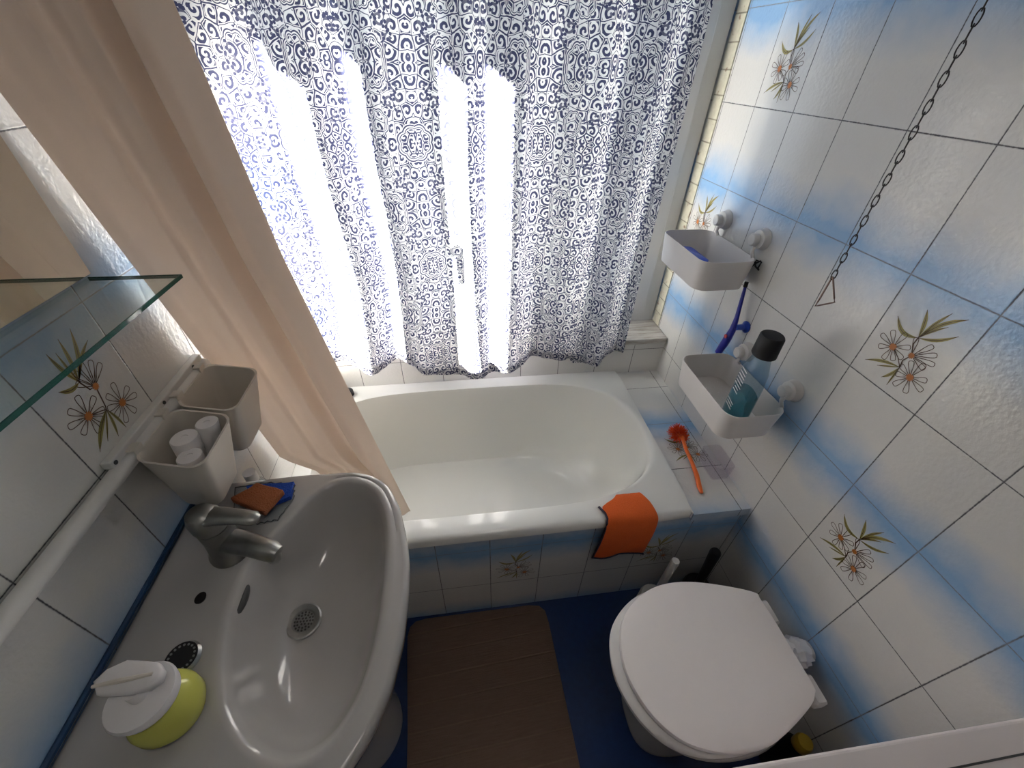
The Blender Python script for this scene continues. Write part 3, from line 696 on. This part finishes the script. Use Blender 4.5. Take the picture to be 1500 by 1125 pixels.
def quad3(Q,z0,z1,mb,wob=0.0015,n=8):
    g0=[];g1=[]
    for i in range(n+1):
        for j in range(n+1):
            u,v=i/n,j/n
            x=(Q[0][0]*(1-u)+Q[1][0]*u)*(1-v)+(Q[3][0]*(1-u)+Q[2][0]*u)*v
            y=(Q[0][1]*(1-u)+Q[1][1]*u)*(1-v)+(Q[3][1]*(1-u)+Q[2][1]*u)*v
            w=noise.noise(Vector((x*60,y*60,z1*40)))*wob
            g0.append((x,y,z0)); g1.append((x,y,z1+w))
    m=(n+1)*(n+1); fs=[]
    for i in range(n):
        for j in range(n):
            a=i*(n+1)+j; fs.append((a,a+1,a+n+2,a+n+1)); fs.append((m+a,m+a+n+1,m+a+n+2,m+a+1))
    for i in range(n):
        for a,c in ((i*(n+1),(i+1)*(n+1)),((i+1)*(n+1)+n,i*(n+1)+n),(i+1,i),(n*(n+1)+i,n*(n+1)+i+1)): fs.append((a,c,c+m,a+m))
    mb.add(g0+g1,fs)
quad3([(-.435,.560),(-.346,.560),(-.343,.525),(-.39,.505)],SZ+.006,SZ+.016,bc,.003)
tag(make('folded_cloth',bc,M['bluecloth'],angle=60),'folded blue cloth under the sponge in the soap dish','cloth')
sp_=MB(); quad3([(-.443,.520),(-.406,.552),(-.352,.530),(-.372,.482)],SZ+.0175,SZ+.033,sp_,.003)
tag(make('sponge',sp_,M['sponge'],bevel=.003,angle=60),'rust-orange sponge lying in the soap dish behind the tap','sponge')

# toilet ----------------------------------------------------------------------------
to=thing('toilet','white toilet with closed lid against the right wall','toilet',(.52,.27,0))
LID=[(.325,.34),(.355,.382),(.409,.419),(.472,.437),(.545,.435),(.628,.415),(.699,.389),(.704,.37),(.708,.318),(.708,.26),(.709,.19),(.701,.174),(.68,.158),(.611,.128),(.549,.109),(.489,.107),(.437,.115),(.386,.136),(.349,.17),(.324,.215),(.312,.273)]
LID=LID[::-1]
def catmull(P,n=5):
    out=[]; L=len(P)
    for i in range(L):
        p0,p1,p2,p3=P[i-1],P[i],P[(i+1)%L],P[(i+2)%L]
        for k in range(n):
            t=k/n; out.append(tuple(.5*((2*p1[a])+(-p0[a]+p2[a])*t+(2*p0[a]-5*p1[a]+4*p2[a]-p3[a])*t*t+(-p0[a]+3*p1[a]-3*p2[a]+p3[a])*t**3) for a in (0,1)))
    return out
LC=catmull(LID); lc=(.52,.27)
def lr(z,g=1,ox=0,oy=0,cx=lc[0],cy=lc[1]): return [(min(.77,cx+ox+(x-cx)*g),cy+oy+(y-cy)*g,z) for x,y in LC]
make('lid',MB().loft([lr(.392,.975),lr(.391,.99),lr(.396,1.0),lr(.404,1.0),lr(.409,.992),lr(.4115,.96),lr(.4125,.6),lr(.413,.2)]),M['lid'],to,angle=50)
make('seat',MB().loft([lr(.366,.99,-.016,.001),lr(.366,1.0,-.018,.001),lr(.380,1.005,-.018,.001),lr(.386,.98,-.016,.001),lr(.388,.7,-.01)]),M['plastic'],to,angle=50)
b=MB(); bcx=.515
def br(z,rx,ry,cx,cy=.265,e=2.2):
    out=[]
    for j in range(56):
        a=2*PI*j/56; c,s=math.cos(a),math.sin(a); r=(abs(c)**e+abs(s)**e)**(-1/e); out.append((cx+rx*c*r,cy+ry*s*r,z))
    return out
b.loft([br(0,.135,.10,.53,e=3),br(.02,.135,.10,.53,e=3),br(.05,.125,.088,.535),br(.14,.128,.092,.53),br(.24,.155,.125,.52),br(.32,.185,.155,.507),br(.355,.195,.163,.503),br(.364,.19,.16,.503)])
make('bowl',b,M['ceramic'],to,angle=60)
for y in (.345,.185):
    make('hinge',MB().loft([rrect(.700,.728,y-.028,y+.028,.006,.372),rrect(.700,.728,y-.028,y+.028,.006,.392),rrect(.704,.724,y-.024,y+.024,.005,.398)]),M['plastic'],to)
make('flush_pipe',MB().tube([(.66,.27,.325),(.715,.27,.33),(.7965,.27,.335)],[.024,.022,.022],20),M['plastic'],to)
cuff=MB(); rg=[]
for k,(x,r) in enumerate(((.715,.024),(.722,.033),(.735,.036),(.748,.031),(.760,.036),(.772,.030),(.785,.028))):
    rg.append([(x+.003*math.sin(j*2.1+k),.27+r*math.cos(2*PI*j/24)*(1+.10*math.sin(j*3.3+k)),.334+r*math.sin(2*PI*j/24)*(1+.10*math.sin(j*2.7+k*2))) for j in range(24)])
cuff.loft(rg); plabel(make('pipe_wrap',cuff,M['tube'],to),'crumpled white wrap around the flush pipe')
# brushes
def brush_(name,label,x,y,zt,mat,r,tilt):
    t=thing(name,label,'toilet brush',(x+tilt[0],y+tilt[1],0))
    make('holder',MB().lathe([(.045,0),(.048,.01),(.045,.11),(.040,.12),(.016,.124)],(x+tilt[0],y+tilt[1],0),28),mat,t)
    make('handle',MB().tube([(x+tilt[0],y+tilt[1],.118),(x+tilt[0]*.5,y+tilt[1]*.5,(zt+.118)/2),(x,y,zt-.003),(x,y,zt)],[r*.9,r,r,r*.85],20),mat,t)
brush_('toilet_brush','white toilet brush handle rising between the bathtub panel and toilet',.560,.515,.36,M['plastic'],.0115,(-.0,.008))
t=thing('toilet_brush','black toilet brush handle in the corner between the toilet and right wall','toilet brush',(.715,.540,0))
make('holder',MB().lathe([(.042,0),(.046,.01),(.042,.12),(.038,.13),(.016,.134)],(.715,.540,0),28),M['black'],t)
make('handle',MB().tube([(.715,.54,.13),(.708,.538,.24),(.700,.536,.335),(.700,.536,.342)],[.012,.014,.016,.013],18),M['black'],t)
yb_=thing('cleaner_bottle','small bottle with yellow cap on the floor behind the toilet','bottle',(.755,.128,0))
make('bottle_body',MB().lathe([(.030,0),(.034,.005),(.034,.12),(.018,.15),(.014,.16)],(.755,.128,0),24),M['black'],yb_)
make('cap',MB().lathe([(.016,.158),(.019,.162),(.0195,.185),(.016,.194),(.0,.196)],(.755,.128,0),24,cap1=False),M['yellow'],yb_)

# bath mat --------------------------------------------------------------------------
MT=[(-.215,-.30),(-.204,.10),(-.212,.30),(-.226,.50),(-.228,.545),(-.222,.572),(-.205,.587),(-.17,.594),(-.10,.5945),(.0,.5945),(.10,.593),(.17,.592),(.205,.586),(.222,.568),(.227,.53),(.232,.35),(.240,.10),(.248,-.30)]
MT=[(x,min(y,.592)) for x,y in MT]
b=MB().loft([[(x,y,.0015) for x,y in MT],[(x,y,.009) for x,y in MT],[(.01+(x-.01)*.985,.15+(y-.15)*.99,.0125) for x,y in MT]])
tag(make('bath_mat',b,M['rug'],angle=60),'brown ribbed bath mat on the blue floor before the bathtub','bath mat')

# cabinet at the lower right -----------------------------------------------------------
cb=thing('cabinet','white cabinet top at the lower right near the toilet','cabinet',(.60,-.25,0))
make('cabinet_body',MB().box(.30,XR-.012,-.55,.030,0,.815),M['cabinet'],cb,smooth=False,bevel=.003)
bb=MB().loft([[(.262,-.56,.816),(XR-.004,-.56,.816),(XR-.004,.046,.816),(.262,.052,.816)],[(.262,-.56,.85),(XR-.004,-.56,.85),(XR-.004,.046,.85),(.262,.052,.85)]])
make('worktop',bb,M['cabinet'],cb,smooth=False,bevel=.004)
make('top_seam',MB().box(.30,XR-.004,.0185,.0205,.8495,.8508),M['groove'],cb,smooth=False)

# orange towel on the tub rim -------------------------------------------------------------
tw=thing('cleaning_cloth','orange towelling cloth with dark edging draped over the bathtub front rim','cloth',(.44,.6,.30))
path=[(.672,.4735),(.655,.4775),(.635,.478),(.612,.4775),(.598,.474),(.5885,.466),(.585,.45),(.583,.42),(.5835,.38),(.586,.34),(.588,.30)]
def tw_pt(s,i,t=0):
    y,z=path[i]
    xa=.352+.004*i if i<4 else .366-.003*(i-4)
    xb=.498+.003*i if i<5 else .512-.0005*(i-5)
    if i==0: xa,xb=.415,.488
    if i==1: xa,xb=.405,.494
    if i==2: xa=.352
    x=xa+(xb-xa)*s
    w=.004*math.sin(s*7+i*.6)*(i/10) if i>4 else .0015*math.sin(s*9+i)
    yy=y-abs(w)*.8
    zz=z+(abs(w)*.4 if i<5 else 0)-(.010*math.sin(s*PI*2.0+.6)*(1 if i==10 else 0)) 
    if i==10: zz-=.012*s
    return (x,yy-(t if i>4 else t*.3),zz+(t if i<=5 else 0))
NS=24; vs=[];fs=[]
for i in range(len(path)):
    for k in range(NS+1): vs.append(tw_pt(k/NS,i))
n1=len(vs)
for i in range(len(path)):
    for k in range(NS+1): vs.append(tw_pt(k/NS,i,.004))
for i in range(len(path)-1):
    for k in range(NS):
        a=i*(NS+1)+k; q=(a,a+1,a+NS+2,a+NS+1); fs.append(q); fs.append(tuple(n1+v for v in q[::-1]))
for i in range(len(path)-1):
    for k in (0,NS):
        a=i*(NS+1)+k; fs.append((a,a+NS+1,n1+a+NS+1,n1+a))
for k in range(NS):
    for i in (0,len(path)-1): a=i*(NS+1)+k; fs.append((a,a+1,n1+a+1,n1+a))
b=MB().add(vs,fs); make('cloth_panel',b,M['towel'],tw,angle=80,sub=1)
eg=[tw_pt(0,i,.002) for i in range(2,11)]+[tw_pt(k/12,10,.002) for k in range(1,13)]
make('edging',MB().tube(eg,.0032,8),plain('dark_edging',(.03,.02,.04),.8),tw)

# orange dish brush on the ledge ------------------------------------------------------------
ob=thing('washing_brush','orange washing-up brush lying on the tiled ledge beside the bathtub','brush',(.69,.78,TUBT))
make('handle',MB().tube([(.708,.862,TUBT+.030),(.706,.845,TUBT+.026),(.702,.815,TUBT+.020),(.700,.77,TUBT+.014),(.693,.72,TUBT+.010),(.680,.675,TUBT+.008),(.676,.655,TUBT+.0075)],[.005,.006,.0062,.0065,.0078,.0075,.005],12,.7,up=(0,0,1)),M['orange_plastic'],ob)
make('brush_head',MB().tube([(.706,.850,TUBT+.026),(.709,.865,TUBT+.027),(.706,.885,TUBT+.022),(.700,.90,TUBT+.016)],[.007,.012,.013,.010],14,.6,up=(0,0,1)),M['orange_plastic'],ob)
bb=MB(); rnd=random.Random(2)
for k in range(420):
    a=rnd.uniform(0,2*PI); el_=rnd.uniform(-.35,1.3); L=rnd.uniform(.027,.034)
    c=Vector((.706+rnd.uniform(-.005,.005),.882+rnd.uniform(-.012,.010),TUBT+.020))
    d_=Vector((math.cos(a)*math.cos(el_),math.sin(a)*math.cos(el_),math.sin(el_)))
    e_=c+d_*L
    if e_.z<TUBT+.001: e_.z=TUBT+.001
    bb.tube([c,e_],[.0010,.0009],4)
o=make('bristles',bb,M['bristle'],ob,smooth=False); o['kind']='stuff'
# lilac clear plastic case on the ledge
cs_=thing('clear_case','faint clear lilac plastic case standing on the ledge against the right wall','case',(.765,.735,TUBT))
make('case_shell',MB().loft([rrect(.735,.794,.700,.790,.010,TUBT+.0006),rrect(.733,.795,.697,.793,.012,TUBT+.055),rrect(.735,.793,.699,.791,.010,TUBT+.055),rrect(.737,.792,.702,.788,.009,TUBT+.003)]),M['film'],cs_,angle=50)

# suction baskets ---------------------------------------------------------------------------
def basket(label,x0,x1,y0,y1,zt,cups,rot=0):
    zb=zt-.084; t=thing('suction_basket',label,'basket',((x0+x1)/2,(y0+y1)/2,zb),'white suction baskets on the right wall')
    def ring(s,z,i): return rrect(x0+i+.006*s,x1-i-.006*s,y0+i+.008*s,y1-i-.008*s,.034-.4*i,z,8)
    make('tray',MB().loft([ring(1.6,zb,.004),ring(1.0,zb+.003,0),ring(.5,(zb+zt)/2,0),ring(0,zt-.002,0),ring(0,zt,.0008),ring(0,zt,.0024),ring(.5,(zb+zt)/2,.003),ring(1,zb+.006,.003),ring(1.5,zb+.0045,.006)]),M['basket'],t,angle=50)
    hb=MB()
    for i in range(5):
        for j in range(9): hb.lathe([(.0024,zb+.0047),(.0024,zb+.0053)],(x0+.03+i*(x1-x0-.06)/4,y0+.035+j*(y1-y0-.07)/8,0),8)
    o=make('drain_hole_glints',hb,M['tube'],t); o['kind']='stuff'  # pale discs stand in for the highlights at the drain holes
    for (y,z) in cups:
        q=make('suction_cup',MB().lathe([(.027,.0005),(.0275,.003),(.024,.010),(.0235,.018),(.019,.021)],(XR,y,z),32,'-X'),M['plastic'],t)
        make('knob',MB().lathe([(.013,.020),(.015,.022),(.0155,.034),(.013,.037)],(XR,y,z),26,'-X'),M['plastic'],q)
        h=MB().tube([(XR-.020,y,z-.018),(XR-.022,y,z-.030),(x1+.001,y,zt-.004)],[.007,.006,.007],10,.6,up=(1,0,0)); make('hanger',h,M['basket'],q)
    return t
basket('upper white suction basket beside the window frame, with something blue inside',.626,.784,.925,1.186,1.057,[(1.140,1.098),(.963,1.102)])
basket('lower white suction basket above the tiled ledge, holding the black-capped bottle',.626,.786,.632,.902,.790,[(.850,.826),(.664,.838)])
b=MB(); b.loft([rrect(.655,.715,1.03,1.15,.015,.988),rrect(.655,.715,1.03,1.15,.015,1.018),rrect(.662,.708,1.04,1.14,.015,1.022)])
tag(make('blue_sponge',b,M['blue2'],angle=60),'blue sponge lying in the upper suction basket','sponge')
# hair tie hooked at the upper basket corner
tag(make('hair_tie',MB().tube([(XR-.018+.010*math.cos(a*.7)+.004*math.sin(a*3),.935+.012*math.sin(a*.7),1.045+.010*math.cos(a*1.3)) for a in range(0,14)],.0022,8),M['black']),'small black hair tie hanging on the near end of the upper suction basket','hair tie')
# bottle in the lower basket
bo=thing('mouthwash_bottle','clear bottle with black cap and teal liquid in the lower suction basket','bottle',(.702,.700,.712))
zb=.7125
def bq(z,rx,ry,e=2.6):
    out=[]
    for j in range(40):
        a=2*PI*j/40; c,s=math.cos(a),math.sin(a); r=(abs(c)**e+abs(s)**e)**(-1/e); out.append((.700+rx*c*r*.93+ry*s*r*.25,.700+ry*s*r*.97-rx*c*r*.25,z))
    return out
M['bottleshell']=glassy('grey_blue_clear_bottle',(.20,.32,.42),.22,.05,(.82,.90,.94))
make('bottle_shell',MB().loft([bq(zb,.024,.034),bq(zb+.004,.027,.038),bq(zb+.05,.027,.039),bq(zb+.13,.027,.039),bq(zb+.17,.025,.035),bq(zb+.195,.021,.027,2.2),bq(zb+.212,.019,.021,2)]),M['bottleshell'],bo,angle=60)
make('liquid',MB().loft([bq(zb+.003,.0225,.033),bq(zb+.006,.0255,.0365),bq(zb+.05,.0257,.0375),bq(zb+.100,.0257,.0375)]),M['teal'],bo,angle=60)
make('cap',MB().loft([bq(zb+.212,.026,.027,2.1),bq(zb+.214,.0275,.0285,2.1),bq(zb+.262,.0265,.0275,2.1),bq(zb+.266,.024,.025,2.1)]),M['black'],bo,angle=50)
lb=MB()
rnd=random.Random(5)
for k,z in enumerate((.168,.158,.149,.140,.131,.122,.113,.104,.072,.064,.056)):
    wd=rnd.uniform(.010,.018)
    # printed lines on the wall-averse face, following the bottle
    pts=[]
    for s in range(9):
        y=-.004+(-wd+2*wd*s/8); xloc=-.0276
        pts.append((.700+xloc*.93+y*.25-.001,.700+y*.97-xloc*.25,zb+z))
    make('printed_line',MB().tube(pts,.0013,4),M['tube'],bo)
# blue razor-like scrubber on a suction hook
rz=thing('scraper','blue plastic scraper with small red mark hanging on the right wall between the baskets','scraper',(.76,.90,.80))
make('handle',MB().tube([(.772,.930,.985),(.772,.922,.94),(.770,.912,.90),(.764,.902,.868),(.760,.902,.845)],[.0050,.0062,.0075,.011,.0125],12,.7,up=(1,0,0)),M['navy'],rz)
make('grip',MB().tube([(.760,.902,.846),(.758,.905,.82),(.756,.912,.785)],[.0125,.0125,.011],12,.8,up=(1,0,0)),M['navy'],rz)
make('red_mark',MB().lathe([(.006,.0),(.006,.002)],(.7515,.902,.848),14,'-X'),M['red'],rz)
make('hook_mount',MB().lathe([(.016,.0005),(.017,.004),(.009,.012),(.008,.030)],(XR,.895,.880),20,'-X'),M['blue2'],rz)
make('tip',MB().tube([(.772,.930,.985),(.772,.932,.999)],[.0055,.005],10),M['black'],rz)

# pull chain -----------------------------------------------------------------------------------
ch=thing('pull_chain','dark metal pull chain with a triangular handle hanging by the right wall','chain',(.71,.642,1.06))
zt,zb_=2.30,1.138; n=0; lk=.0165; z=zb_
def chain_xy(z): return (.71,.644-.0125*(z-1.14))
cn=[]
lm_=[]
while z<zt:
    x,y=chain_xy(z+lk/2); horiz=n%2; b=MB(); pts=[]
    hl=lk*.5+.0018; hw=.0036
    for k in range(13):
        a=2*PI*k/12; p=(hw*math.cos(a),hl*math.sin(a)+0)
        q_=.72*p[0]; pts.append((x+q_,y+(q_ if horiz else -q_),z+lk/2+p[1]))
    lm_.append(pts); z+=lk; n+=1
for pts in lm_[:45]: make('link',MB().tube(pts,.0010,6),M['darkmetal'],ch)
b=MB(); 
for pts in lm_[45:]: b.tube(pts,.0010,6)
o=make('link_run',b,M['darkmetal'],ch); 
tri=[(.71,.644,1.138),(.71,.650,1.080),(.71,.616,1.092),(.71,.6435,1.138)]
tri=[Vector(p) for p in [(.71,.645,1.142),(.71,.648,1.078),(.71,.614,1.104),(.71,.6445,1.142)]]
pp=[]
for a,c in zip(tri,tri[1:]):
    for k in range(6): pp.append(a+(c-a)*(k/6))
pp.append(tri[-1]); make('triangle_handle',MB().tube(pp,.0016,8),M['copperwire'],ch)
make('chain_anchor',MB().box(.70,.72,.622,.640,2.29,ZC),M['frame'],ch,smooth=False)

# ------------------------------------------------------------------ light
W=bpy.data.worlds.new('sky'); sc.world=W; W.use_nodes=True; nt=W.node_tree; nt.nodes.clear()
bg=nt.nodes.new('ShaderNodeBackground'); ow=nt.nodes.new('ShaderNodeOutputWorld')
bg.inputs[0].default_value=(.74,.86,1.0,1); bg.inputs[1].default_value=1.2
nt.links.new(bg.outputs[0],ow.inputs[0])
sun=bpy.data.lights.new('sun','SUN'); sun.energy=130; sun.angle=math.radians(.6); sun.color=(1,.95,.86)
so=bpy.data.objects.new('sun',sun); C.objects.link(so)
so.rotation_euler=Vector((-1.36,-1,-1.18)).to_track_quat('-Z','Y').to_euler()
# added fill light out of view, shaped as a round ceiling fixture
cl=thing('added_fill_light','unseen round ceiling light added to brighten the room','fill light',(.15,-.1,ZC))
def emis():
    t=NT('fill_emission'); e=t.n('ShaderNodeEmission'); e.inputs[0].default_value=(1,.93,.86,1); e.inputs[1].default_value=7.5; t.l(e.outputs[0],t.out.inputs[0]); return t.mat
make('fill_base',MB().lathe([(.15,ZC-.02),(.15,ZC-.0005)],(.15,-.1,0),36),M['frame'],cl)
make('fill_dome',MB().lathe([(.0,ZC-.09),(.07,ZC-.085),(.12,ZC-.06),(.145,ZC-.021)],(.15,-.1,0),36,cap0=False),emis(),cl)

# ------------------------------------------------------------------ camera
cam=bpy.data.cameras.new('camera'); cam.sensor_width=36; cam.sensor_fit='HORIZONTAL'; cam.lens=595.33*36/1500; cam.clip_start=.01
co=bpy.data.objects.new('camera',cam); C.objects.link(co); co.location=(0,0,1.45)
R=Matrix.Rotation(-.1514,3,'Z')@Matrix.Rotation(.89826,3,'X')@Matrix.Rotation(.03031,3,'Z')
co.rotation_euler=R.to_euler()
sc.camera=co
sc.view_settings.view_transform='Standard'; sc.view_settings.look='None'; sc.view_settings.gamma=1; sc.view_settings.exposure=.58
try: sc.view_settings.use_curve_mapping=False
except Exception: pass
sc.cycles.sample_clamp_indirect=6; sc.cycles.max_bounces=12; sc.cycles.diffuse_bounces=6; sc.cycles.transparent_max_bounces=16; sc.cycles.caustics_reflective=False
